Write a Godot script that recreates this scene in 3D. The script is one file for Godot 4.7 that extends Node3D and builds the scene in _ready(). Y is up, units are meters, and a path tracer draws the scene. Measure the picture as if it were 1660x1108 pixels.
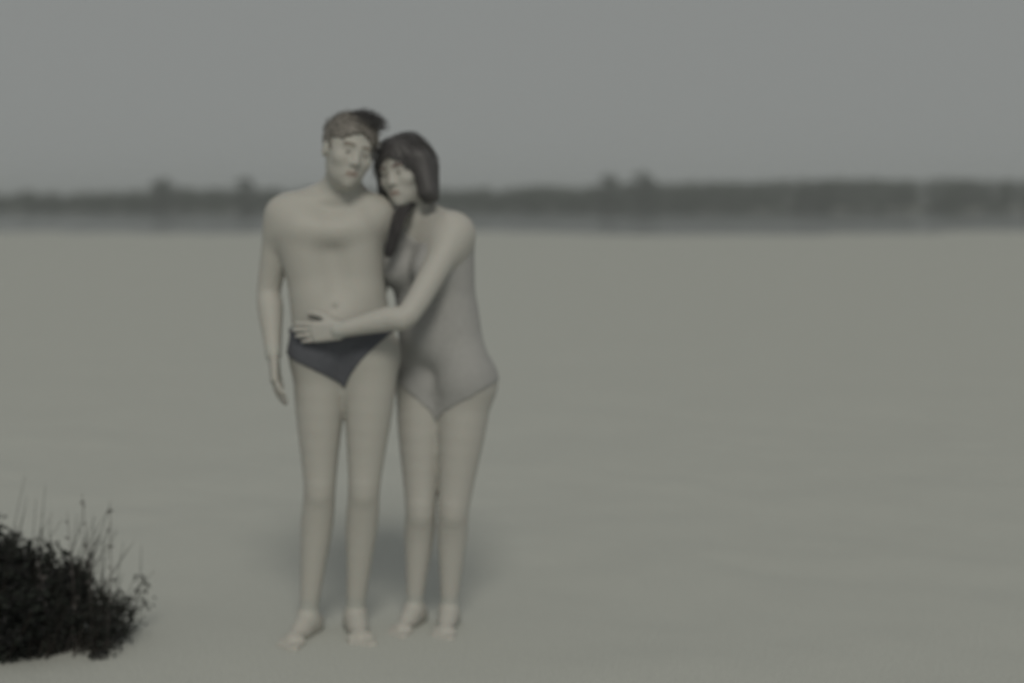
extends Node3D
# A hazy found snapshot: two people in swimwear side by side on a pale beach, a lake and a wooded far shore behind,
# a dark low shrub at the edge. Photo pixels (1660 x 1108) give directions; distances come from the ground.

const CAM_H := 1.46
const FOCAL_PX := 2308.0
const TILT := 0.0946          # radians, camera pitched down
var rng := RandomNumberGenerator.new()
var noise := FastNoiseLite.new()

# ---------------------------------------------------------------- helpers
func at(x: float, y: float, d: float) -> Vector3:
	# point on the ray of a photo pixel at horizontal depth d
	var a := TILT + atan((y - 554.0) / FOCAL_PX)
	var fwd := d / cos(TILT) # good to a millimetre for the small lateral offsets
	var along := (d + (0.0)) * cos(TILT) + d * tan(a) * sin(TILT)
	return Vector3((x - 830.0) / FOCAL_PX * along, CAM_H - d * tan(a), -d) if fwd > 0.0 else Vector3.ZERO

func tag(o: Node, label: String, category: String, group := "") -> void:
	o.set_meta("label", label); o.set_meta("category", category)
	if group != "": o.set_meta("group", group)

func add_mesh(called: String, mesh: Mesh, m: Material, parent: Node = self) -> MeshInstance3D:
	var o := MeshInstance3D.new()
	o.name = called; o.mesh = mesh; o.material_override = m
	o.cast_shadow = GeometryInstance3D.SHADOW_CASTING_SETTING_ON
	parent.add_child(o, true)
	return o

func mat(c: Color, rough := 0.8) -> StandardMaterial3D:
	var m := StandardMaterial3D.new()
	m.albedo_color = c.linear_to_srgb(); m.roughness = rough
	return m

func vmat(rough := 0.8) -> StandardMaterial3D:
	var m := StandardMaterial3D.new()
	m.vertex_color_use_as_albedo = true; m.roughness = rough
	return m

func noise_tex(seed_: int, freq: float, size: int, lo: Color, hi: Color, octaves := 5, normal := false, bump := 4.0) -> NoiseTexture2D:
	var n := FastNoiseLite.new()
	n.seed = seed_; n.frequency = freq; n.fractal_octaves = octaves
	n.noise_type = FastNoiseLite.TYPE_SIMPLEX_SMOOTH
	var t := NoiseTexture2D.new()
	t.width = size; t.height = size; t.seamless = true; t.noise = n; t.generate_mipmaps = true
	if normal:
		t.as_normal_map = true; t.bump_strength = bump
	else:
		var g := Gradient.new()
		g.colors = PackedColorArray([lo.linear_to_srgb(), hi.linear_to_srgb()]); g.offsets = PackedFloat32Array([0.2, 0.8])
		t.color_ramp = g
	return t

# ---------------------------------------------------------------- signed distance modelling
# a group: {inv, prims, k}; a prim: PackedFloat32Array [type, ax, ay, az, bx, by, bz, ra, rb, k]
#   type 0 tapered capsule, 1 ellipsoid (centre a, radii b), 2 carved sphere/capsule (smooth subtraction)
func cap(a: Vector3, b: Vector3, ra: float, rb: float, k := 0.02, type := 0.0) -> PackedFloat32Array:
	return PackedFloat32Array([type, a.x, a.y, a.z, b.x, b.y, b.z, ra, rb, k])
func ell(c: Vector3, r: Vector3, k := 0.02) -> PackedFloat32Array:
	return PackedFloat32Array([1.0, c.x, c.y, c.z, r.x, r.y, r.z, 0.0, 0.0, k])
func ball(c: Vector3, r: float, k := 0.01, type := 0.0) -> PackedFloat32Array:
	return PackedFloat32Array([type, c.x, c.y, c.z, c.x, c.y + 0.0001, c.z, r, r, k])

func prim_d(q: PackedFloat32Array, p: Vector3) -> float:
	if q[0] == 1.0:
		var e := Vector3((p.x - q[1]) / q[4], (p.y - q[2]) / q[5], (p.z - q[3]) / q[6])
		var k0 := e.length()
		if k0 < 0.0001: return -minf(q[4], minf(q[5], q[6]))
		var k1 := Vector3(e.x / q[4], e.y / q[5], e.z / q[6]).length()
		return k0 * (k0 - 1.0) / k1
	var a := Vector3(q[1], q[2], q[3])
	var ab := Vector3(q[4], q[5], q[6]) - a
	var t := clampf((p - a).dot(ab) / ab.length_squared(), 0.0, 1.0)
	return (p - a - ab * t).length() - lerpf(q[7], q[8], t)

func smin(a: float, b: float, k: float) -> float:
	var h := k - absf(a - b)
	if h <= 0.0: return minf(a, b)
	return minf(a, b) - h * h / (4.0 * k)

func group_d(g: Dictionary, p: Vector3, only: Array) -> float:
	# distance to a group, with the prims given by index
	var l: Vector3 = g.inv * p
	var d := 1000.0
	var ps: Array = g.prims
	for i in only:
		var q: PackedFloat32Array = ps[i]
		var e := prim_d(q, l)
		if q[0] == 2.0: d = -smin(-d, e, q[9])
		else: d = smin(d, e, q[9])
	return d

func field(gs: Array, lists: Array, p: Vector3) -> float:
	var d := 1000.0
	for gi in gs.size():
		var li: Array = lists[gi]
		if li.is_empty(): continue
		var g: Dictionary = gs[gi]
		var e := group_d(g, p, li)
		var k: float = g.k
		if g.has("joint"):
			var w: float = 1.0 - smoothstep(g.reach * 0.5, g.reach, (p - g.joint).length())
			k = lerpf(0.004, g.k, w)
		d = smin(d, e, k)
	return d

func nets(st: Buf, gs: Array, lo: Vector3, hi: Vector3, h: float, colour: Callable, clip = null, grow := 0.0) -> void:
	# surface nets of the joined field inside the box lo..hi, cells of size h
	var n := Vector3i(((hi - lo) / h).ceil()) + Vector3i.ONE
	var nx := n.x; var nxy := n.x * n.y
	var vals := PackedFloat32Array(); vals.resize(nx * n.y * n.z); vals.fill(1e9)
	var cell := PackedInt32Array(); cell.resize(vals.size()); cell.fill(-1)
	var B := 6
	var half := B * h * 0.8661
	var margin := half + 0.05
	var verts := PackedVector3Array(); var norms := PackedVector3Array(); var cols := PackedColorArray()
	var act_cells := PackedInt32Array()
	for bz in range(0, n.z - 1, B):
		for by in range(0, n.y - 1, B):
			for bx in range(0, nx - 1, B):
				var c := lo + Vector3(bx + B * 0.5, by + B * 0.5, bz + B * 0.5) * h
				var lists := []; var any := false
				for g in gs:
					var l: Vector3 = g.inv * c
					var li := []
					var ps: Array = g.prims
					for i in ps.size():
						if prim_d(ps[i], l) < margin + grow: li.append(i)
					# a carving alone carves nothing
					lists.append(li)
					if not li.is_empty(): any = true
				if not any: continue
				var f0 := field(gs, lists, c) - grow
				if clip != null: f0 = maxf(f0, clip.call(c))
				if absf(f0) > half * 1.5 + 0.004: continue
				for z in range(bz, mini(bz + B, n.z - 1)):
					for y in range(by, mini(by + B, n.y - 1)):
						for x in range(bx, mini(bx + B, nx - 1)):
							var idx := x + y * nx + z * nxy
							var v00 := vals[idx]
							if v00 > 1e8:
								var p0 := lo + Vector3(x, y, z) * h
								v00 = field(gs, lists, p0) - grow
								if clip != null: v00 = maxf(v00, clip.call(p0))
								vals[idx] = v00
							if absf(v00) > h * 2.6: continue
							var mask := 0
							var cs := PackedFloat32Array(); cs.resize(8)
							for k in 8:
								var j := idx + (k & 1) + ((k >> 1) & 1) * nx + (k >> 2) * nxy
								var v := vals[j]
								if v > 1e8:
									var p := lo + Vector3(x + (k & 1), y + ((k >> 1) & 1), z + (k >> 2)) * h
									v = field(gs, lists, p) - grow
									if clip != null: v = maxf(v, clip.call(p))
									vals[j] = v
								cs[k] = v
								if v < 0.0: mask |= 1 << k
							if mask == 0 or mask == 255: continue
							var s := Vector3.ZERO; var cnt := 0
							for e in 12:
								var ax := e >> 2; var r := e & 3
								var k0: int
								if ax == 0: k0 = ((r & 1) << 1) | ((r >> 1) << 2)
								elif ax == 1: k0 = (r & 1) | ((r >> 1) << 2)
								else: k0 = (r & 1) | ((r >> 1) << 1)
								var k1 := k0 | (1 << ax)
								if (cs[k0] < 0.0) == (cs[k1] < 0.0): continue
								var t := cs[k0] / (cs[k0] - cs[k1])
								var q := Vector3(k0 & 1, (k0 >> 1) & 1, k0 >> 2)
								q[ax] += t
								s += q; cnt += 1
							s /= cnt
							var gr := Vector3(
								(cs[1] + cs[3] + cs[5] + cs[7]) - (cs[0] + cs[2] + cs[4] + cs[6]),
								(cs[2] + cs[3] + cs[6] + cs[7]) - (cs[0] + cs[1] + cs[4] + cs[5]),
								(cs[4] + cs[5] + cs[6] + cs[7]) - (cs[0] + cs[1] + cs[2] + cs[3]))
							var pw := lo + (Vector3(x, y, z) + s) * h
							cell[idx] = verts.size()
							verts.append(pw); norms.append(gr.normalized()); cols.append(colour.call(pw, gr.normalized()))
							act_cells.append(idx)
	var tris := PackedInt32Array()
	var off := [1, nx, nxy]
	for idx in act_cells:
		for ax in 3:
			var v0 := vals[idx]; var v1 := vals[idx + off[ax]]
			if (v0 < 0.0) == (v1 < 0.0): continue
			var u: int = off[(ax + 1) % 3]; var w: int = off[(ax + 2) % 3]
			if idx - u - w < 0: continue
			var a := cell[idx]; var b := cell[idx - u]; var c2 := cell[idx - u - w]; var d := cell[idx - w]
			if a < 0 or b < 0 or c2 < 0 or d < 0: continue
			if v0 < 0.0: tris.append_array([a, c2, b, a, d, c2])
			else: tris.append_array([a, b, c2, a, c2, d])
	# smooth normals: area weighted face normals pointing along the gradient
	var acc := PackedVector3Array(); acc.resize(verts.size())
	for i in range(0, tris.size(), 3):
		var fn := (verts[tris[i + 1]] - verts[tris[i]]).cross(verts[tris[i + 2]] - verts[tris[i]])
		for k in 3:
			var vi := tris[i + k]
			acc[vi] += fn if fn.dot(norms[vi]) > 0.0 else -fn
	var k0 := st.v.size()
	for i in acc.size():
		acc[i] = acc[i].normalized() if acc[i].length_squared() > 0.0 else norms[i]
	st.v.append_array(verts); st.n.append_array(acc); st.c.append_array(cols)
	for t in tris: st.i.append(t + k0)

class Buf:
	var v := PackedVector3Array()
	var n := PackedVector3Array()
	var c := PackedColorArray()
	var i := PackedInt32Array()

func begin() -> Buf:
	return Buf.new()

func finish(st: Buf) -> ArrayMesh:
	var a := []; a.resize(Mesh.ARRAY_MAX)
	a[Mesh.ARRAY_VERTEX] = st.v; a[Mesh.ARRAY_NORMAL] = st.n; a[Mesh.ARRAY_COLOR] = st.c; a[Mesh.ARRAY_INDEX] = st.i
	var m := ArrayMesh.new(); m.add_surface_from_arrays(Mesh.PRIMITIVE_TRIANGLES, a)
	return m

func tri_pair(st: Buf, a: Vector3, b: Vector3, c: Vector3, d: Vector3, col: Color) -> void:
	var nn := (c - a).cross(b - a).normalized()
	var k := st.v.size()
	st.v.append_array([a, b, c, d]); st.n.append_array([nn, nn, nn, nn]); st.c.append_array([col, col, col, col])
	st.i.append_array([k, k + 1, k + 2, k, k + 2, k + 3])

func tube(st: Buf, pts: Array, r0: float, r1: float, col: Color, sides := 6) -> void:
	var prev := []
	for i in pts.size():
		var dir: Vector3 = (pts[mini(i + 1, pts.size() - 1)] - pts[maxi(i - 1, 0)]).normalized()
		var s := dir.cross(Vector3(0.31, 0.2, 0.93)).normalized(); var u := s.cross(dir)
		var r := lerpf(r0, r1, float(i) / (pts.size() - 1))
		var ring := []
		for k in sides:
			var t := TAU * k / sides
			ring.append(pts[i] + (s * cos(t) + u * sin(t)) * r)
		if i > 0:
			for k in sides:
				var k2 := (k + 1) % sides
				tri_pair(st, prev[k], prev[k2], ring[k2], ring[k], col)
		prev = ring

# ---------------------------------------------------------------- people
func head_prims(female: bool) -> Array:
	var w := 0.93 if female else 1.0
	var ps := [
		ell(Vector3(0, 0.030, -0.015), Vector3(0.076 * w, 0.088, 0.097), 0.01),
		ell(Vector3(0, -0.030, 0.026), Vector3(0.061 * w, 0.083, 0.062), 0.03),
		ell(Vector3(0, -0.074, 0.034), Vector3(0.047 * w, 0.040, 0.046), 0.025),
		ball(Vector3(0, -0.100, 0.066), 0.015, 0.02),
		cap(Vector3(-0.034, 0.020, 0.072), Vector3(0.034, 0.020, 0.072), 0.012, 0.012, 0.016),
		ball(Vector3(-0.041, -0.024, 0.056), 0.022, 0.02), ball(Vector3(0.041, -0.024, 0.056), 0.022, 0.02),
		ball(Vector3(-0.030, 0.000, 0.094), 0.012, 0.012, 2.0), ball(Vector3(0.030, 0.000, 0.094), 0.012, 0.012, 2.0),
		ball(Vector3(-0.030, -0.001, 0.071), 0.0125, 0.003), ball(Vector3(0.030, -0.001, 0.071), 0.0125, 0.003),
		cap(Vector3(0, 0.010, 0.081), Vector3(0, -0.030, 0.098), 0.006, 0.0105, 0.012),
		ball(Vector3(-0.011, -0.034, 0.088), 0.008, 0.008), ball(Vector3(0.011, -0.034, 0.088), 0.008, 0.008),
		cap(Vector3(-0.019, -0.064, 0.078), Vector3(0, -0.061, 0.086), 0.005, 0.006, 0.006), cap(Vector3(0.019, -0.064, 0.078), Vector3(0, -0.061, 0.086), 0.005, 0.006, 0.006),
		cap(Vector3(-0.017, -0.070, 0.077), Vector3(0.017, -0.070, 0.077), 0.006, 0.006, 0.006),
		cap(Vector3(-0.022, -0.0665, 0.088), Vector3(0.022, -0.0665, 0.088), 0.002, 0.002, 0.003, 2.0),
		ell(Vector3(-0.076 * w, -0.006, -0.006), Vector3(0.010, 0.031, 0.019), 0.006), ell(Vector3(0.076 * w, -0.006, -0.006), Vector3(0.010, 0.031, 0.019), 0.006)]
	return ps

func hand_prims(curl: float, s := 1.0) -> Array:
	# local: +x along the fingers, +y back of the hand, +z thumb side; origin at the wrist
	var ps := []
	for j in 4:
		var z := 0.027 - 0.018 * j
		ps.append(cap(Vector3(0.0, 0, z * 0.75) * s, Vector3(0.088 - 0.004 * absf(j - 1.0), 0.002, z) * s, 0.014 * s, 0.0105 * s, 0.014))
		var len_: float = [0.072, 0.080, 0.074, 0.058][j]
		var p := Vector3(0.088 - 0.004 * absf(j - 1.0), 0.0, z) * s
		var ang := curl * (0.35 + 0.1 * j)
		var parts := [0.45, 0.30, 0.25]
		var r := 0.0092 if j < 3 else 0.0080
		for k in 3:
			var q: Vector3 = p + Vector3(cos(ang), -sin(ang), (0.06 - 0.045 * j)) * len_ * parts[k] * s
			ps.append(cap(p, q, r * s, (r - 0.0008) * s, 0.003))
			p = q; ang += curl * 0.55; r -= 0.0006
	var t := Vector3(0.022, -0.006, 0.026) * s
	var t1 := Vector3(0.055, -0.014, 0.052) * s
	var t2 := Vector3(0.083, -0.019, 0.062) * s
	var t3 := Vector3(0.106, -0.026, 0.064) * s
	ps.append(cap(t, t1, 0.015 * s, 0.011 * s, 0.008))
	ps.append(cap(t1, t2, 0.0105 * s, 0.0098 * s, 0.003))
	ps.append(cap(t2, t3, 0.0098 * s, 0.0085 * s, 0.003))
	return ps

func limb(pts: Array, rads: Array, sub := 4) -> Array:
	# a chain of short tapered capsules along a smooth curve, so that no joint shows as a ring
	var ps := []
	var n := pts.size()
	var last: Vector3 = pts[0]; var last_r: float = rads[0]
	for i in n - 1:
		for k in sub:
			var t := (k + 1.0) / sub
			var q: Vector3 = pts[i].cubic_interpolate(pts[i + 1], pts[maxi(i - 1, 0)], pts[mini(i + 2, n - 1)], t)
			var r := cubic_interpolate(rads[i], rads[i + 1], rads[maxi(i - 1, 0)], rads[mini(i + 2, n - 1)], t)
			ps.append(cap(last, q, last_r, r, 0.0015))
			last = q; last_r = r
	return ps

func frame_of(origin: Vector3, x_dir: Vector3, y_hint: Vector3) -> Transform3D:
	var x := x_dir.normalized(); var z := x.cross(y_hint).normalized(); var y := z.cross(x)
	return Transform3D(Basis(x, y, z), origin)

func foot_prims(ankle: Vector3, dir: Vector3, s := 1.0) -> Array:
	# heel, arch, ball and five toes standing on y = 0
	var f := dir.normalized(); var r := Vector3(-f.z, 0, f.x)   # r: to one side
	var g := Vector3(ankle.x, 0, ankle.z)
	var ps := [
		cap(ankle, g + Vector3(0, 0.045, 0) - f * 0.02, 0.033 * s, 0.036 * s, 0.02),
		cap(g - f * 0.040 * s + Vector3(0, 0.031, 0), g + f * 0.05 * s + Vector3(0, 0.035, 0), 0.031 * s, 0.030 * s, 0.03),
		cap(g + f * 0.01 + Vector3(0, 0.058, 0), g + f * 0.13 * s + Vector3(0, 0.022, 0), 0.032 * s, 0.021 * s, 0.03),
		cap(g + f * 0.125 * s - r * 0.026 * s + Vector3(0, 0.020, 0), g + f * 0.118 * s + r * 0.028 * s + Vector3(0, 0.019, 0), 0.019 * s, 0.018 * s, 0.02)]
	for k in 5:
		var o := (-0.033 + 0.0165 * k) * s
		var tip := (0.188 - 0.011 * absf(k - 0.6)) * s
		ps.append(cap(g + f * 0.125 * s + r * o * 0.9 + Vector3(0, 0.017, 0), g + f * tip + r * o * 1.05 + Vector3(0, 0.0125, 0), 0.012 * s, (0.0125 if k == 0 else 0.0095) * s, 0.004))
	return ps

func bounds(g: Dictionary, pad: float) -> AABB:
	var x: Transform3D = g.inv.affine_inverse()
	var box := AABB(); var first := true
	for q in g.prims:
		if q[0] == 2.0: continue
		var pts := []
		if q[0] == 1.0:
			for k in 8: pts.append([Vector3(q[1], q[2], q[3]) + Vector3(q[4] * (1 if k & 1 else -1), q[5] * (1 if k & 2 else -1), q[6] * (1 if k & 4 else -1)), 0.0])
		else:
			pts = [[Vector3(q[1], q[2], q[3]), q[7]], [Vector3(q[4], q[5], q[6]), q[8]]]
		for e in pts:
			var w: Vector3 = x * e[0]
			var b := AABB(w - Vector3.ONE * e[1], Vector3.ONE * e[1] * 2.0)
			if first: box = b; first = false
			else: box = box.merge(b)
	return box.grow(pad)

func grp(prims: Array, k: float, inv := Transform3D.IDENTITY, joint = null, reach := 0.0) -> Dictionary:
	var d := {"inv": inv, "prims": prims, "k": k}
	if joint != null: d.joint = joint; d.reach = reach
	return d

func skin_noise(p: Vector3) -> float:
	return noise.get_noise_3d(p.x * 40.0, p.y * 40.0, p.z * 40.0)

func build_person(base: Vector3, J: Dictionary, skin: Color, hair_c: Color) -> Dictionary:
	# J holds world joints; returns the node and the groups for clothing
	var root := Node3D.new(); root.name = "person"
	root.position = base
	add_child(root, true)
	var female: bool = J.female
	var rt := 0.94 if female else 1.0
	# torso as pairs of capsules
	var yaw: float = J.yaw
	var side := Vector3(cos(yaw), 0, sin(yaw)); var fwd := Vector3(-sin(yaw), 0, cos(yaw))
	var tor := []
	var c1: Vector3 = J.chest; var w1: Vector3 = J.waist; var p1: Vector3 = J.pelvis; var nk: Vector3 = J.neck
	var sl: Vector3 = J.sh_l; var sr: Vector3 = J.sh_r
	var cw := 0.070 if female else 0.082
	for s in [-1.0, 1.0]:
		tor.append(cap(c1 + side * s * cw + Vector3(0, 0.05, 0), w1 + side * s * (0.050 if female else 0.060), 0.100 * rt, 0.088 * rt, 0.05))
		tor.append(cap(w1 + side * s * (0.050 if female else 0.060), p1 + side * s * (0.085 if female else 0.080), 0.086 * rt, 0.098 * rt, 0.05))
	tor.append(cap(sl.lerp(sr, 0.12), sr.lerp(sl, 0.12), 0.058 * rt, 0.058 * rt, 0.06))
	tor.append(cap(sl.lerp(nk, 0.25) + Vector3(0, 0.005, -0.01), nk + Vector3(-0.02, 0.02, -0.01), 0.046 * rt, 0.042 * rt, 0.04))
	tor.append(cap(sr.lerp(nk, 0.25) + Vector3(0, 0.005, -0.01), nk + Vector3(0.02, 0.02, -0.01), 0.046 * rt, 0.042 * rt, 0.04))
	if female:
		for s in [-1.0, 1.0]: tor.append(ball(c1 + side * 0.072 * s + fwd * 0.075 + Vector3(0, -0.020, 0), 0.062, 0.04))
	else:
		for s in [-1.0, 1.0]: tor.append(cap(c1 + side * 0.035 * s + fwd * 0.068 + Vector3(0, 0.05, 0), c1 + side * 0.085 * s + fwd * 0.055 + Vector3(0, 0.06, 0), 0.045, 0.040, 0.035))
	tor.append(ball(w1 + Vector3(0, -0.07, 0) + fwd * 0.045, 0.068, 0.06))
	for q in [[sl, -0.012], [sr, 0.012]]:
		var outer: Vector3 = q[0]
		tor.append(cap(outer.lerp(nk, 0.22) + Vector3(0, 0.038, 0.040), nk + Vector3(q[1], -0.018, 0.052), 0.010, 0.011, 0.022))
	if not female: tor.append(cap(w1 + Vector3(0, -0.012, 0.10), w1 + Vector3(0, -0.012, 0.14), 0.006, 0.010, 0.012, 2.0))
	for s in [-1.0, 1.0]: tor.append(ball(p1 + side * 0.075 * s - fwd * 0.055 + Vector3(0, -0.03, 0), 0.09, 0.04))   # seat
	var torso := grp(tor, 0.02)
	var neck := grp([cap(nk + Vector3(0, -0.02, -0.01), J.head + J.head_basis * Vector3(0, -0.055, -0.022), 0.058 * rt, 0.052 * rt, 0.02)], 0.035)
	var head_x := Transform3D(J.head_basis * (0.96 if female else 1.0), J.head)
	var head := grp(head_prims(female), 0.022, head_x.affine_inverse())
	var body := [torso, neck]
	var hands := []
	for nm in ["l", "r"]:
		var sh: Vector3 = J["sh_" + nm]; var el: Vector3 = J["el_" + nm]; var wr: Vector3 = J["wr_" + nm]
		var ax: Vector3 = (wr - el).normalized()
		var arm := grp(limb([sh, sh.lerp(el, 0.4), el, el.lerp(wr, 0.28), el.lerp(wr, 0.72), wr],
			[0.056 * rt, 0.050 * rt, 0.040 * rt, 0.043 * rt, 0.032 * rt, 0.027 * rt], 3), 0.05, Transform3D.IDENTITY, sh, 0.17)
		body.append(arm)
		var hx := frame_of(wr, J["hand_" + nm], J["back_" + nm])
		if J["thumb_" + nm] < 0.0: hx.basis.z = -hx.basis.z
		hands.append([grp(hand_prims(J["curl_" + nm], 0.94 if female else 1.02), 0.006, hx.affine_inverse()), arm])
	var feet := []
	for nm in ["l", "r"]:
		var hp: Vector3 = J["hip_" + nm]; var kn: Vector3 = J["kn_" + nm]; var an: Vector3 = J["an_" + nm]
		var shin := an - kn
		var lp := limb([hp, hp.lerp(kn, 0.35), hp.lerp(kn, 0.75), kn, kn + shin * 0.28 + Vector3(0, 0, -0.014), kn + shin * 0.62 + Vector3(0, 0, -0.008), kn + shin * 0.88, an],
			[0.090, 0.081, 0.062, 0.053, 0.055 * rt, 0.043 * rt, 0.034 * rt, 0.034 * rt], 3)
		lp.append(cap(kn + Vector3(0, 0.018, 0.018), kn + Vector3(0, -0.012, 0.020), 0.034, 0.032, 0.020))
		var leg := grp(lp, 0.05, Transform3D.IDENTITY, hp, 0.20)
		body.append(leg)
		feet.append([grp(foot_prims(an, J["toe_" + nm], 0.93 if female else 1.03), 0.008), leg])
	var st := begin()
	var tone := func(_p: Vector3, _n: Vector3) -> Color:
		return skin
	var box := AABB(sl, Vector3.ZERO)
	for g in body: box = box.merge(bounds(g, 0.02))
	nets(st, body, box.position, box.end, 0.0095, tone)
	var head_inv: Transform3D = head.inv
	var face := func(p: Vector3, _n: Vector3) -> Color:
		var l := head_inv * p
		var c := skin
		if l.z > 0.05:
			var ex := absf(l.x) - 0.030
			if Vector2(ex, l.y + 0.002).length() < 0.0050 and l.z > 0.076: return Color(0.05, 0.04, 0.03)
			if absf(l.y + 0.002) < 0.0042 and absf(ex) < 0.011 and l.z > 0.072: return Color(0.42, 0.40, 0.37)
			if absf(l.y - 0.026 + absf(ex) * 0.2) < 0.005 and absf(ex) < 0.018: return hair_c.lerp(skin, 0.2)
			if absf(l.y + 0.0665) < 0.009 and absf(l.x) < 0.023 - absf(l.y + 0.0665): return Color(skin.r * 0.78, skin.g * 0.66, skin.b * 0.64)
		return c
	var hb := bounds(head, 0.012); hb = hb.merge(AABB(hb.position - Vector3(0, 0.03, 0), hb.size))
	nets(st, [head, neck], hb.position, hb.end, 0.0042, face)
	for e in hands:
		var b := bounds(e[0], 0.01)
		nets(st, e, b.position, b.end, 0.0038, tone)
	for e in feet:
		var b := bounds(e[0], 0.008)
		b.position.y = -0.004
		nets(st, e, b.position, b.end, 0.0045, tone)
	var m := vmat(0.62)
	m.subsurf_scatter_enabled = true; m.subsurf_scatter_strength = 0.08
	put("body", st, m, root)
	return {"root": root, "body": body, "head": head, "head_x": head_x, "torso": torso}

func put(called: String, st: Buf, m: Material, root: Node3D) -> MeshInstance3D:
	# shapes are laid out in world metres; the node's origin is the thing's base
	var o := add_mesh(called, finish(st), m, root)
	o.position = -root.position
	return o

func hair_strands(st: Buf, hx: Transform3D, roots: Array, col: Color, lenr: Vector2, down: float, out: float) -> void:
	for r in roots:
		var p: Vector3 = r[0]; var n: Vector3 = r[1]
		var dir := (r[2] as Vector3)
		var pts := [p]
		var L := rng.randf_range(lenr.x, lenr.y)
		var d := (dir + n * out + Vector3(rng.randf_range(-0.2, 0.2), rng.randf_range(-0.2, 0.2), rng.randf_range(-0.2, 0.2))).normalized()
		for k in 3:
			p = p + d * L / 3.0
			d = (d + Vector3(0, -down, 0)).normalized()
			pts.append(p)
		var w := []
		for q in pts: w.append(hx * q)
		tube(st, w, 0.0013, 0.0005, (col * rng.randf_range(0.7, 1.3)).clamp(), 3)

# ---------------------------------------------------------------- build
func _ready() -> void:
	rng.seed = 4117; noise.seed = 7; noise.frequency = 1.0; noise.fractal_octaves = 3
	# camera
	var cam := Camera3D.new(); cam.name = "camera"
	cam.position = Vector3(0, CAM_H, 0); cam.rotation.x = -TILT
	cam.fov = 2.0 * rad_to_deg(atan(554.0 / FOCAL_PX)); cam.near = 0.1; cam.far = 4000.0
	var attr := CameraAttributesPhysical.new()
	attr.frustum_focal_length = 24.0 / 2.0 / tan(deg_to_rad(cam.fov * 0.5)); attr.frustum_focus_distance = 3.1
	attr.exposure_aperture = 1.4
	attr.frustum_near = 0.1; attr.frustum_far = 4000.0
	cam.attributes = attr
	add_child(cam); cam.current = true
	# sky and air
	var env := Environment.new()
	var sky_m := ProceduralSkyMaterial.new()
	sky_m.sky_top_color = Color(0.335, 0.345, 0.34).linear_to_srgb(); sky_m.sky_horizon_color = Color(0.35, 0.365, 0.355).linear_to_srgb()
	sky_m.sky_curve = 0.2
	sky_m.ground_bottom_color = Color(0.25, 0.25, 0.24).linear_to_srgb(); sky_m.ground_horizon_color = Color(0.41, 0.43, 0.42).linear_to_srgb()
	sky_m.sun_angle_max = 0.1
	var sky := Sky.new(); sky.sky_material = sky_m
	env.background_mode = Environment.BG_SKY; env.sky = sky
	env.tonemap_mode = Environment.TONE_MAPPER_LINEAR
	env.tonemap_exposure = 0.73
	env.sdfgi_enabled = true; env.ssao_enabled = true; env.ssil_enabled = true
	env.fog_enabled = true; env.fog_density = 0.0011; env.fog_light_color = Color(0.78, 0.80, 0.80)
	var we := WorldEnvironment.new(); we.name = "world_environment"; we.environment = env; add_child(we)
	# hazy sun, high behind the photographer
	var sun := DirectionalLight3D.new(); sun.name = "sun"
	sun.light_energy = 0.50; sun.light_angular_distance = 18.0; sun.light_color = Color(1.0, 0.98, 0.93); sun.shadow_enabled = true
	var sun_from := Vector3(0.06, 0.67, 0.74)
	add_child(sun)
	sun.look_at_from_position(sun_from * 50.0, Vector3.ZERO)

	build_ground()
	build_far_shore()
	build_couple()
	build_shrub()

func ground_y(x: float, z: float) -> float:
	var d := -z
	var y := 0.0
	y -= 0.28 * smoothstep(45.0, 105.0, d + 26.0 * noise.get_noise_2d(x * 0.05, z * 0.02)) + 1.2 * smoothstep(100.0, 150.0, d)
	y += 2.4 * smoothstep(434.0, 446.0, d) + 3.0 * smoothstep(450.0, 900.0, d)
	# wind-worn hollows, flattened where the people stand
	var near := 1.0 - exp(-(pow((x + 0.43) / 0.7, 2.0) + pow((z + 4.75) / 0.7, 2.0)))
	y += 0.014 * (1.0 - near)   # the feet press a little into the loose sand
	if d < 60.0:
		y += near * (0.022 * noise.get_noise_2d(x * 0.7, z * 0.7) + 0.012 * noise.get_noise_2d(x * 2.6 + 40.0, z * 2.6))
	return y

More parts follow.
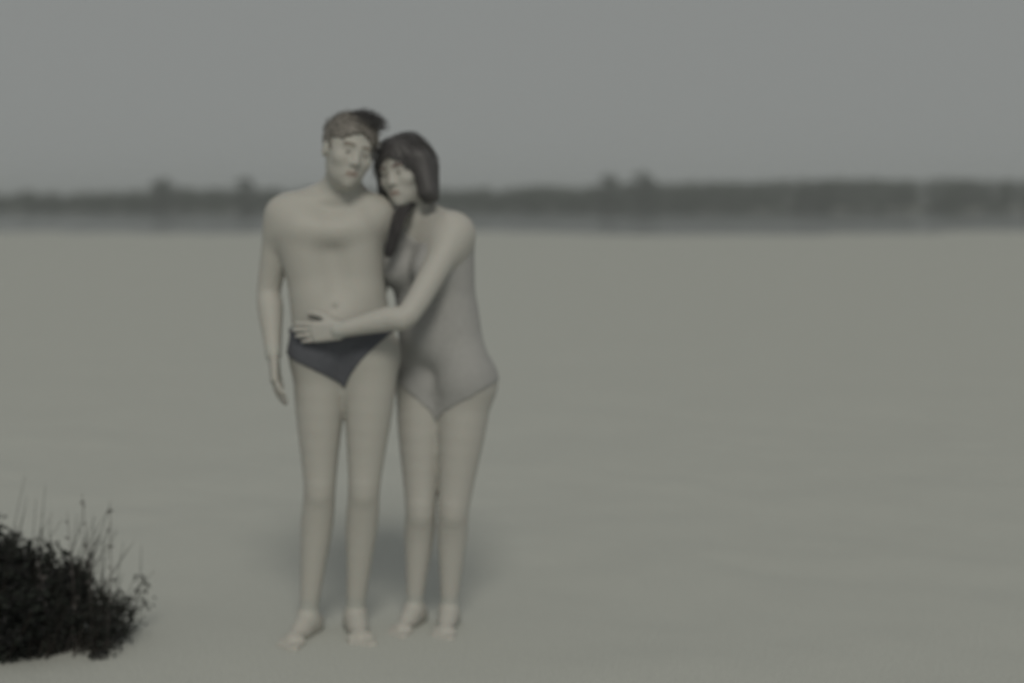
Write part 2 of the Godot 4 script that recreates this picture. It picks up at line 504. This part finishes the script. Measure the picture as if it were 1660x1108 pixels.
func build_ground() -> void:
	var st := SurfaceTool.new(); st.begin(Mesh.PRIMITIVE_TRIANGLES)
	var xs := PackedFloat32Array(); var zs := PackedFloat32Array()
	var v := 0.0; var step := 0.09
	while v < 1200.0:
		xs.append(v); v += step
		if v > 4.0: step *= 1.12
	var full := PackedFloat32Array()
	for i in range(xs.size() - 1, 0, -1): full.append(-xs[i])
	full.append_array(xs)
	v = -6.0; step = 0.3
	while v < 1200.0:
		zs.append(-v)
		step = 0.09 if v > 2.0 and v < 9.0 else (0.3 if v <= 2.0 else step * 1.07)
		v += minf(step, 14.0)
	var nx := full.size()
	for j in zs.size():
		for i in nx:
			st.set_uv(Vector2(full[i], zs[j]))
			st.add_vertex(Vector3(full[i], ground_y(full[i], zs[j]), zs[j]))
	for j in zs.size() - 1:
		for i in nx - 1:
			var a := j * nx + i
			for k in [a, a + nx, a + 1, a + 1, a + nx, a + nx + 1]: st.add_index(k)
	st.generate_normals()
	var m := StandardMaterial3D.new()
	m.albedo_texture = noise_tex(3, 0.18, 1024, Color(0.33, 0.342, 0.318), Color(0.66, 0.678, 0.636), 4)
	m.uv1_triplanar = true; m.uv1_world_triplanar = true; m.uv1_scale = Vector3(0.9, 0.9, 0.9)
	m.normal_enabled = true; m.normal_texture = noise_tex(9, 0.05, 1024, Color.BLACK, Color.WHITE, 5, true, 5.0); m.normal_scale = 0.7
	m.roughness = 0.95
	m.detail_enabled = true; m.detail_blend_mode = BaseMaterial3D.BLEND_MODE_MUL
	var o := add_mesh("ground", st.commit(), m); o.set_meta("kind", "structure")
	# lake
	var wst := SurfaceTool.new(); wst.begin(Mesh.PRIMITIVE_TRIANGLES)
	for q in [[-1200.0, -60.0], [-1200.0, -441.0], [1200.0, -60.0], [1200.0, -60.0], [-1200.0, -441.0], [1200.0, -441.0]]:
		wst.set_normal(Vector3.UP); wst.set_uv(Vector2(q[0], q[1])); wst.add_vertex(Vector3(q[0], -0.25, q[1]))
	var wm := mat(Color(0.035, 0.045, 0.05), 0.06)
	wm.normal_enabled = true; wm.normal_texture = noise_tex(21, 0.03, 512, Color.BLACK, Color.WHITE, 4, true, 6.0); wm.normal_scale = 0.12
	wm.uv1_triplanar = true; wm.uv1_world_triplanar = true; wm.uv1_scale = Vector3(0.25, 0.25, 0.25)
	var w := add_mesh("water", wst.commit(), wm); w.set_meta("kind", "structure")

func leaf_cluster(st: Buf, c: Vector3, r: Vector3, count: int, size: float, col: Color) -> void:
	for i in count:
		var d := Vector3(rng.randfn(), rng.randfn(), rng.randfn()).normalized() * pow(rng.randf(), 0.45)
		var p := c + d * r
		var u := Vector3(rng.randfn(), rng.randfn(), rng.randfn()).normalized()
		var s := u.cross(Vector3(rng.randfn(), rng.randfn(), rng.randfn())).normalized()
		var L := size * rng.randf_range(0.6, 1.3)
		var cc := (col * rng.randf_range(0.7, 1.35)).clamp()
		tri_pair(st, p - u * L, p + s * L * 0.45, p + u * L, p - s * L * 0.45, cc)

func make_tree(h: float, spread: float, col: Color, lobes: int) -> Array:
	var t := begin()
	tube(t, [Vector3.ZERO, Vector3(0.05, h * 0.25, 0), Vector3(-0.1, h * 0.55, 0.1), Vector3(0, h * 0.85, 0)], 0.16 + h * 0.012, 0.04, Color(0.06, 0.05, 0.04), 8)
	for k in 6:
		var y := h * rng.randf_range(0.3, 0.65); var a := rng.randf() * TAU
		tube(t, [Vector3(0, y, 0), Vector3(cos(a) * spread * 0.5, y + h * 0.12, sin(a) * spread * 0.5), Vector3(cos(a) * spread * 0.8, y + h * 0.2, sin(a) * spread * 0.8)], 0.09, 0.02, Color(0.06, 0.05, 0.04), 5)
	var c := begin()
	for k in lobes:
		var a := rng.randf() * TAU; var q := sqrt(rng.randf())
		var y := h * rng.randf_range(0.28, 0.88)
		var wide: float = spread * (1.0 - 0.65 * pow(absf(y / h - 0.5) * 2.0, 1.6))
		var r := spread * rng.randf_range(0.24, 0.42)
		leaf_cluster(c, Vector3(cos(a) * q * wide, y, sin(a) * q * wide), Vector3(r, r * 0.8, r), 170, 0.24, (col * rng.randf_range(0.8, 1.2)).clamp())
	return [t, c]

func build_far_shore() -> void:
	var fol := vmat(0.85); var bark := vmat(0.9)
	# the wood as one far mass: low crowns along the shore
	var st := begin()
	for i in 760:
		var x := -250.0 + 500.0 * (i + rng.randf()) / 760.0
		var px := 830.0 + x / 425.0 * FOCAL_PX
		var d := rng.randf_range(434.0, 462.0)
		var h := 6.6 + 1.5 * noise.get_noise_1d(x * 0.05) + 1.4 * noise.get_noise_1d(x * 0.21 + 90.0)
		h += 2.4 * smoothstep(800.0, 1500.0, px) - 1.2 * smoothstep(950.0, 750.0, px) - 1.6 * smoothstep(200.0, 120.0, px)
		var col := Color(0.035, 0.048, 0.030) * rng.randf_range(0.75, 1.25)
		for k in 4:
			var q := Vector3(x + rng.randf_range(-2.0, 2.0), ground_y(x, -d) + h * (0.08 + 0.25 * k), -d + rng.randf_range(-2.0, 2.0))
			leaf_cluster(st, q, Vector3(2.6, 1.9, 2.4) * rng.randf_range(0.8, 1.15), 64, 0.45, col.clamp())
	var o := add_mesh("wood", finish(st), fol)
	o.set_meta("kind", "stuff")
	tag(o, "long dark mass of woodland along the far shore of the lake", "wood")
	# trees that rise above it
	var rise := [[262.0, 284.0, "broad_tree", "broad lone tree rising above the low thin end of the far wood", 4.6],
		[398.0, 280.0, "narrow_tree", "narrow tree above the far wood beside the bare-chested person's free shoulder", 3.4],
		[985.0, 277.0, "round_tree", "lower of two close round trees above the far wood beside the swimsuit wearer", 4.0],
		[1042.0, 270.0, "round_tree", "taller of two close round trees above the far wood beside the swimsuit wearer", 4.2],
		[1330.0, 282.0, "wide_tree", "wide low-crowned tree where the far wood stands tallest", 5.6]]
	for r in rise:
		var d := 436.0
		var p := at(r[0], r[1], d)
		var x := p.x; var gy := ground_y(x, -d)
		var parts := make_tree(p.y - gy, r[4], Color(0.038, 0.05, 0.032), 26)
		var root := Node3D.new(); root.name = r[2]; add_child(root, true)
		root.position = Vector3(x, gy - 0.1, -d)
		add_mesh("trunk", finish(parts[0]), bark, root); add_mesh("crown", finish(parts[1]), fol, root)
		tag(root, r[3], "tree", "trees rising above the far wood")

func build_couple() -> void:
	var skin := Color(0.465, 0.455, 0.42)
	# ---- person in dark briefs
	var A := {"female": false, "yaw": -0.15}
	var dA := 4.72
	A.head = at(565, 246, dA - 0.05)
	A.head_basis = Basis(Vector3.FORWARD, 0.26) * Basis(Vector3.UP, 0.45)
	A.neck = at(553, 316, dA + 0.01)
	A.chest = at(533, 400, dA); A.waist = at(549, 490, dA); A.pelvis = at(558, 562, dA)
	A.sh_l = at(457, 349, dA); A.sh_r = at(616, 353, dA + 0.04)
	A.el_l = at(436, 470, dA + 0.02); A.wr_l = at(443, 575, dA - 0.07)
	A.hand_l = Vector3(0.06, -1, 0.12); A.back_l = Vector3(-1, 0, 0.25); A.thumb_l = 1.0; A.curl_l = 0.45
	A.el_r = at(700, 402, dA + 0.26); A.wr_r = at(722, 490, dA + 0.36)
	A.hand_r = Vector3(0.05, -0.8, -0.05); A.back_r = Vector3(0.3, 0, -1); A.thumb_r = 1.0; A.curl_r = 0.25
	A.hip_l = at(518, 590, dA); A.hip_r = at(602, 588, dA)
	A.kn_l = at(518, 795, dA - 0.01); A.kn_r = at(590, 795, dA - 0.01)
	var an := at(500, 985, dA + 0.02); A.an_l = Vector3(an.x, 0.085, an.z)
	an = at(576, 985, dA + 0.05); A.an_r = Vector3(an.x, 0.085, an.z)
	A.toe_l = Vector3(-0.3, 0, 1); A.toe_r = Vector3(0.25, 0, 1)
	var baseA: Vector3 = (A.an_l + A.an_r) * 0.5; baseA.y = 0.0
	var a := build_person(baseA, A, skin, Color(0.10, 0.075, 0.05))
	tag(a.root, "bare-chested person in dark swim briefs, one arm hanging, held round the waist", "person")
	# briefs
	var crotch := at(562, 622, dA)
	var top_l := at(475, 534, dA).y; var top_r := at(642, 506, dA).y
	var x_l := at(475, 540, dA).x; var x_r := at(642, 540, dA).x
	var leg_l := at(475, 578, dA).y; var leg_r := at(642, 534, dA).y
	var opening := func(p: Vector3) -> float:
		var t: float = (p.x - crotch.x) / (x_r - crotch.x) if p.x > crotch.x else (crotch.x - p.x) / (crotch.x - x_l)
		var side: float = leg_r if p.x > crotch.x else leg_l
		var line: float = crotch.y - 0.02 + (side - crotch.y + 0.02) * pow(clampf(t, 0.0, 1.15), 0.62)
		return (line - p.y) * 0.7
	var topf := func(p: Vector3) -> float: return lerpf(top_l, top_r, clampf((p.x - x_l) / (x_r - x_l), 0.0, 1.0))
	var arms_off: Array = [a.body[0], a.body[4], a.body[5]]   # torso and legs
	var blo := Vector3(x_l - 0.05, crotch.y - 0.06, -dA - 0.22); var bhi := Vector3(x_r + 0.05, top_r + 0.03, -dA + 0.22)
	var st := begin()
	var navy := func(p: Vector3, _n: Vector3) -> Color: return Color(0.10, 0.105, 0.122) * (1.0 + 0.25 * skin_noise(p * 3.0))
	nets(st, arms_off, blo, bhi, 0.0062, navy, func(p): return maxf(opening.call(p), p.y - topf.call(p)), 0.006)
	put("swim_briefs", st, vmat(0.85), a.root)
	st = begin()
	nets(st, arms_off, blo, bhi, 0.0062, navy, func(p): return absf(p.y - topf.call(p) + 0.004) - 0.012, 0.0085)
	put("waistband", st, vmat(0.85), a.root)
	build_hair(a, false, Color(0.19, 0.178, 0.16))
	# ---- person in the swimsuit
	var P := {"female": true, "yaw": 0.6}
	var dB := 4.83
	P.head = at(655, 279, dB - 0.06)
	P.head_basis = Basis(Vector3.FORWARD, -0.20) * Basis(Vector3.UP, -0.5)
	P.neck = at(676, 350, dB)
	P.chest = at(694, 425, dB - 0.01); P.waist = at(710, 515, dB); P.pelvis = at(719, 603, dB)
	P.sh_l = at(637, 382, dB + 0.09); P.sh_r = at(741, 377, dB - 0.09)
	P.el_l = at(606, 480, dB + 0.16); P.wr_l = at(560, 540, dB + 0.12)
	P.hand_l = Vector3(-1, -0.2, 0.05); P.back_l = Vector3(0, 0.1, -1); P.thumb_l = 1.0; P.curl_l = 0.25
	P.el_r = at(662, 510, 4.555); P.wr_r = at(548, 536, 4.560)
	P.hand_r = Vector3(-1, -0.08, -0.20); P.back_r = Vector3(-0.1, 0, 1); P.thumb_r = 1.0; P.curl_r = 0.22
	P.hip_l = at(684, 634, dB + 0.03); P.hip_r = at(755, 634, dB - 0.03)
	P.kn_l = at(682, 828, dB - 0.01); P.kn_r = at(735, 828, dB - 0.04)
	an = at(672, 990, dB + 0.02); P.an_l = Vector3(an.x, 0.08, an.z)
	an = at(728, 985, dB); P.an_r = Vector3(an.x, 0.08, an.z)
	P.toe_l = Vector3(-0.35, 0, 1); P.toe_r = Vector3(-0.1, 0, 1)
	var baseB: Vector3 = (P.an_l + P.an_r) * 0.5; baseB.y = 0.0
	var b := build_person(baseB, P, Color(0.47, 0.462, 0.428), Color(0.08, 0.025, 0.022))
	tag(b.root, "dark-haired person in a grey swimsuit, an arm wrapped round the waist of the companion", "person")
	var cr := at(698, 684, dB); var suit_top := at(692, 392, dB).y
	var bx_l := at(638, 600, dB).x; var bx_r := at(802, 600, dB).x; var leg_y := at(700, 618, dB).y
	st = begin()
	var sc := func(p: Vector3, _n: Vector3) -> Color: return Color(0.37, 0.37, 0.365) * (1.0 + 0.10 * skin_noise(p * 3.0))
	var cx0: float = P.chest.x
	var suit := func(p: Vector3) -> float:
		var hx0: float = cr.x + 0.02
		var t: float = (p.x - hx0) / (bx_r - hx0) if p.x > hx0 else (hx0 - p.x) / (hx0 - bx_l)
		var line: float = cr.y + (leg_y - cr.y) * pow(clampf(t, 0.0, 1.15), 0.62)
		var neckline: float = suit_top + 0.035 * smoothstep(0.02, 0.09, absf(p.x - cx0))
		var d := maxf((line - p.y) * 0.7, (p.y - neckline) * 0.8)
		# shoulder straps
		var strap := absf(absf(p.x - cx0 - 0.004) - 0.085) - 0.011
		return minf(d, maxf(strap, suit_top - 0.02 - p.y))
	nets(st, [b.body[0], b.body[4], b.body[5]], Vector3(bx_l - 0.06, cr.y - 0.03, -dB - 0.22), Vector3(bx_r + 0.06, P.sh_r.y + 0.09, -dB + 0.22), 0.0075, sc, suit, 0.005)
	put("swimsuit", st, vmat(0.8), b.root).set_meta("label", "grey one-piece swimsuit")
	build_hair(b, true, Color(0.075, 0.072, 0.074))

func build_hair(who: Dictionary, long: bool, col: Color) -> void:
	var hx: Transform3D = who.head_x
	var inv := hx.affine_inverse()
	var ps := [ell(Vector3(0, 0.036, -0.018), Vector3(0.086, 0.093, 0.106), 0.01)]
	if long:
		ps = [ell(Vector3(0, 0.036, -0.018), Vector3(0.092, 0.098, 0.110), 0.01),
			cap(Vector3(-0.078, 0.03, 0.0), Vector3(-0.086, -0.075, 0.020), 0.030, 0.024, 0.03), cap(Vector3(0.080, 0.03, 0.0), Vector3(0.090, -0.085, 0.018), 0.032, 0.034, 0.03),
			cap(Vector3(-0.05, 0.0, -0.06), Vector3(-0.05, -0.10, -0.05), 0.05, 0.035, 0.03), cap(Vector3(0.05, 0.0, -0.06), Vector3(0.05, -0.10, -0.05), 0.05, 0.035, 0.03)]
	var g := grp(ps, 0.01, inv)
	var face_cut := func(p: Vector3) -> float:
		var l := inv * p
		var w := 0.006 * sin(atan2(l.x, l.z + 0.02) * 23.0 + 3.0 * noise.get_noise_3d(l.x * 30.0, l.y * 10.0, l.z * 30.0))
		# an oval opening for the face, and nothing below the nape
		var e := Vector3(l.x / (0.060 if long else 0.066), (l.y + 0.040) / (0.098 if long else 0.105), (l.z - 0.085) / (0.075 if long else 0.095)).length()
		var cut := (1.0 - e) * 0.06
		var low := (-0.120 if long else -0.045 - minf(0.0, l.z) * -0.5) - l.y
		if not long: low = maxf(low, minf(l.z - 0.030 + 0.5 * l.y, 0.035 - l.y) * 0.8)
		return maxf(cut, low) + w * 0.35
	var tone := func(p: Vector3, _n: Vector3) -> Color:
		var l := inv * p
		var a := atan2(l.x, l.z + 0.02)
		return col * (1.0 + 0.45 * noise.get_noise_3d(a * 14.0, l.y * 5.0, 3.0))
	var b := bounds(g, 0.012)
	var st := begin()
	nets(st, [g], b.position, b.end, 0.0045, tone, face_cut)
	var roots := []
	for i in (700 if long else 600):
		var d := Vector3(rng.randfn(), rng.randfn(), rng.randfn()).normalized()
		if d.y < (-0.7 if long else -0.1): continue
		var p: Vector3 = Vector3(0, 0.036, -0.018) + d * (Vector3(0.092, 0.098, 0.110) if long else Vector3(0.086, 0.093, 0.106)) * 0.985
		if face_cut.call(hx * p) > -0.004: continue
		var tang := (Vector3(d.x * 0.8, -0.6, -0.25 + d.z * 0.3) - d * (Vector3(d.x * 0.8, -0.6, -0.25 + d.z * 0.3)).dot(d)).normalized()
		if not long: tang = (Vector3(0.8, 0.1, 0.6) - d * Vector3(0.8, 0.1, 0.6).dot(d)).normalized()
		roots.append([p, d, tang])
	hair_strands(st, hx, roots, col, Vector2(0.03, 0.07) if long else Vector2(0.02, 0.045), 0.35 if long else 0.1, 0.25)
	if not long:
		# a dark forelock blown off the brow, running down the temple
		var lock := begin()
		var dark := Color(0.08, 0.077, 0.08)
		var tuft := []
		for i in 420:
			var d := Vector3(0.35 + 0.42 * rng.randfn(), 1.0, 0.35 + 0.4 * rng.randfn()).normalized()
			tuft.append([Vector3(0, 0.036, -0.018) + d * Vector3(0.086, 0.093, 0.106) * 0.98, d, Vector3(0.9, 0.35, 0.3)])
		hair_strands(lock, hx, tuft, dark, Vector2(0.015, 0.06), 0.12, 0.22)
		tuft = []
		for i in 200:
			var d := Vector3(0.95, rng.randf_range(0.0, 0.9), rng.randf_range(0.1, 0.75)).normalized()
			tuft.append([Vector3(0, 0.036, -0.018) + d * Vector3(0.084, 0.091, 0.104), d, Vector3(0.0, -0.9, 0.2)])
		hair_strands(lock, hx, tuft, dark, Vector2(0.03, 0.06), 0.2, 0.05)
		put("forelock", lock, vmat(0.6), who.root).set_meta("label", "dark forelock over brow and temple")
	else:
		# a lock hanging from the nape over the front of the shoulder
		var dz := -hx.origin.z
		var path := [at(668, 325, dz + 0.0), at(650, 346, dz - 0.07), at(641, 372, dz - 0.105), at(633, 402, dz - 0.105), at(628, 424, dz - 0.095)]
		for i in 260:
			var o := Vector3(rng.randfn(), rng.randfn() * 0.5, rng.randfn() * 0.7).limit_length(1.7)
			var ph := rng.randf() * TAU
			var pts := []
			for j in range(rng.randi_range(0, 3), rng.randi_range(11, 15)):
				var t := j / 4.0; var k := mini(int(t), 3)
				var q: Vector3 = path[k].cubic_interpolate(path[k + 1], path[maxi(k - 1, 0)], path[mini(k + 2, 4)], t - k)
				pts.append(q + o * lerpf(0.013, 0.006, t / 4.0) + Vector3(sin(t * 2.2 + ph), 0, cos(t * 1.9 + ph)) * 0.0035)
			tube(st, pts, 0.0026, 0.0012, (col * rng.randf_range(0.5, 1.2)).clamp(), 4)
	put("hair", st, vmat(0.55), who.root)

func build_shrub() -> void:
	var d := 4.62
	var root := Node3D.new(); root.name = "shrub"; add_child(root, true)
	var c := at(20, 1056, d); c.y = ground_y(c.x, c.z)
	root.position = c
	tag(root, "low dark dense shrub with thin bare stalks on the sand", "shrub")
	var stem := begin(); var leaves := begin()
	for i in 120:
		var b := Vector3(rng.randf_range(-0.75, 0.12), 0.0, rng.randf_range(-0.22, 0.16))
		var fade := clampf((b.x + 0.75) / 0.93, 0.0, 1.0)
		var h := lerpf(0.47, 0.25, pow(fade, 2.2)) * rng.randf_range(0.75, 1.05)
		var lean := Vector3(rng.randf_range(-0.06, 0.16), 0, rng.randf_range(-0.08, 0.10))
		var top := b + Vector3(0, h, 0) + lean
		tube(stem, [b, b.lerp(top, 0.5) + Vector3(rng.randf_range(-0.02, 0.02), 0, 0.01), top], 0.005, 0.002, Color(0.02, 0.017, 0.014), 5)
		for k in 7:
			var t := rng.randf_range(0.08, 1.0)
			leaf_cluster(leaves, b.lerp(top, t), Vector3(0.075, 0.055, 0.075), int(lerpf(85.0, 34.0, fade)), 0.0145, Color(0.012, 0.014, 0.012))
	# sparse outer twigs
	for i in 90:
		var b := Vector3(rng.randf_range(0.06, 0.32), 0.0, rng.randf_range(-0.18, 0.12))
		var top := b + Vector3(rng.randf_range(0.0, 0.14), rng.randf_range(0.06, 0.30) * (1.0 - (b.x - 0.1) * 1.8), rng.randf_range(-0.06, 0.06))
		tube(stem, [b, b.lerp(top, 0.5) + Vector3(-0.01, 0.01, 0), top], 0.003, 0.001, Color(0.03, 0.026, 0.022), 4)
		for k in 3: leaf_cluster(leaves, b.lerp(top, rng.randf_range(0.3, 1.0)), Vector3(0.045, 0.035, 0.045), 10, 0.011, Color(0.016, 0.018, 0.015))
	# fine upright grass growing through it
	for i in 90:
		var b := Vector3(rng.randf_range(-0.15, 0.36), 0.0, rng.randf_range(-0.22, 0.10))
		var h := rng.randf_range(0.22, 0.56) * (1.0 - 0.9 * maxf(0.0, b.x - 0.05))
		var top := b + Vector3(rng.randf_range(-0.05, 0.12), h, rng.randf_range(-0.05, 0.05))
		tube(stem, [b, b.lerp(top, 0.55) + Vector3(-0.012, 0, 0), top + Vector3(rng.randf_range(-0.05, 0.07), -0.015, 0)], 0.0020, 0.0006, Color(0.035, 0.034, 0.03), 4)
	add_mesh("stems", finish(stem), vmat(0.9), root).set_meta("kind", "stuff")
	add_mesh("foliage", finish(leaves), vmat(0.9), root).set_meta("kind", "stuff")
	# pale dry stalks standing in front of it
	for q in [[66, 1048, 70, 930], [82, 1052, 60, 905], [104, 1050, 125, 965], [150, 1052, 132, 800], [172, 1054, 178, 812], [120, 1052, 108, 830]]:
		var s := begin()
		var p0 := at(q[0], q[1], d - 0.06) - c; p0.y = 0.0
		var p1 := at(q[2], q[3], d - 0.06) - c
		tube(s, [p0, p0.lerp(p1, 0.5) + Vector3(0.012, 0, 0.01), p1], 0.0022, 0.0008, Color(0.11, 0.10, 0.095), 5)
		for k in 5:
			var t := 0.45 + 0.12 * k
			leaf_cluster(s, p0.lerp(p1, t), Vector3(0.012, 0.01, 0.012), 3, 0.010, Color(0.10, 0.095, 0.09))
		add_mesh("dry_stalk", finish(s), vmat(0.9), root)
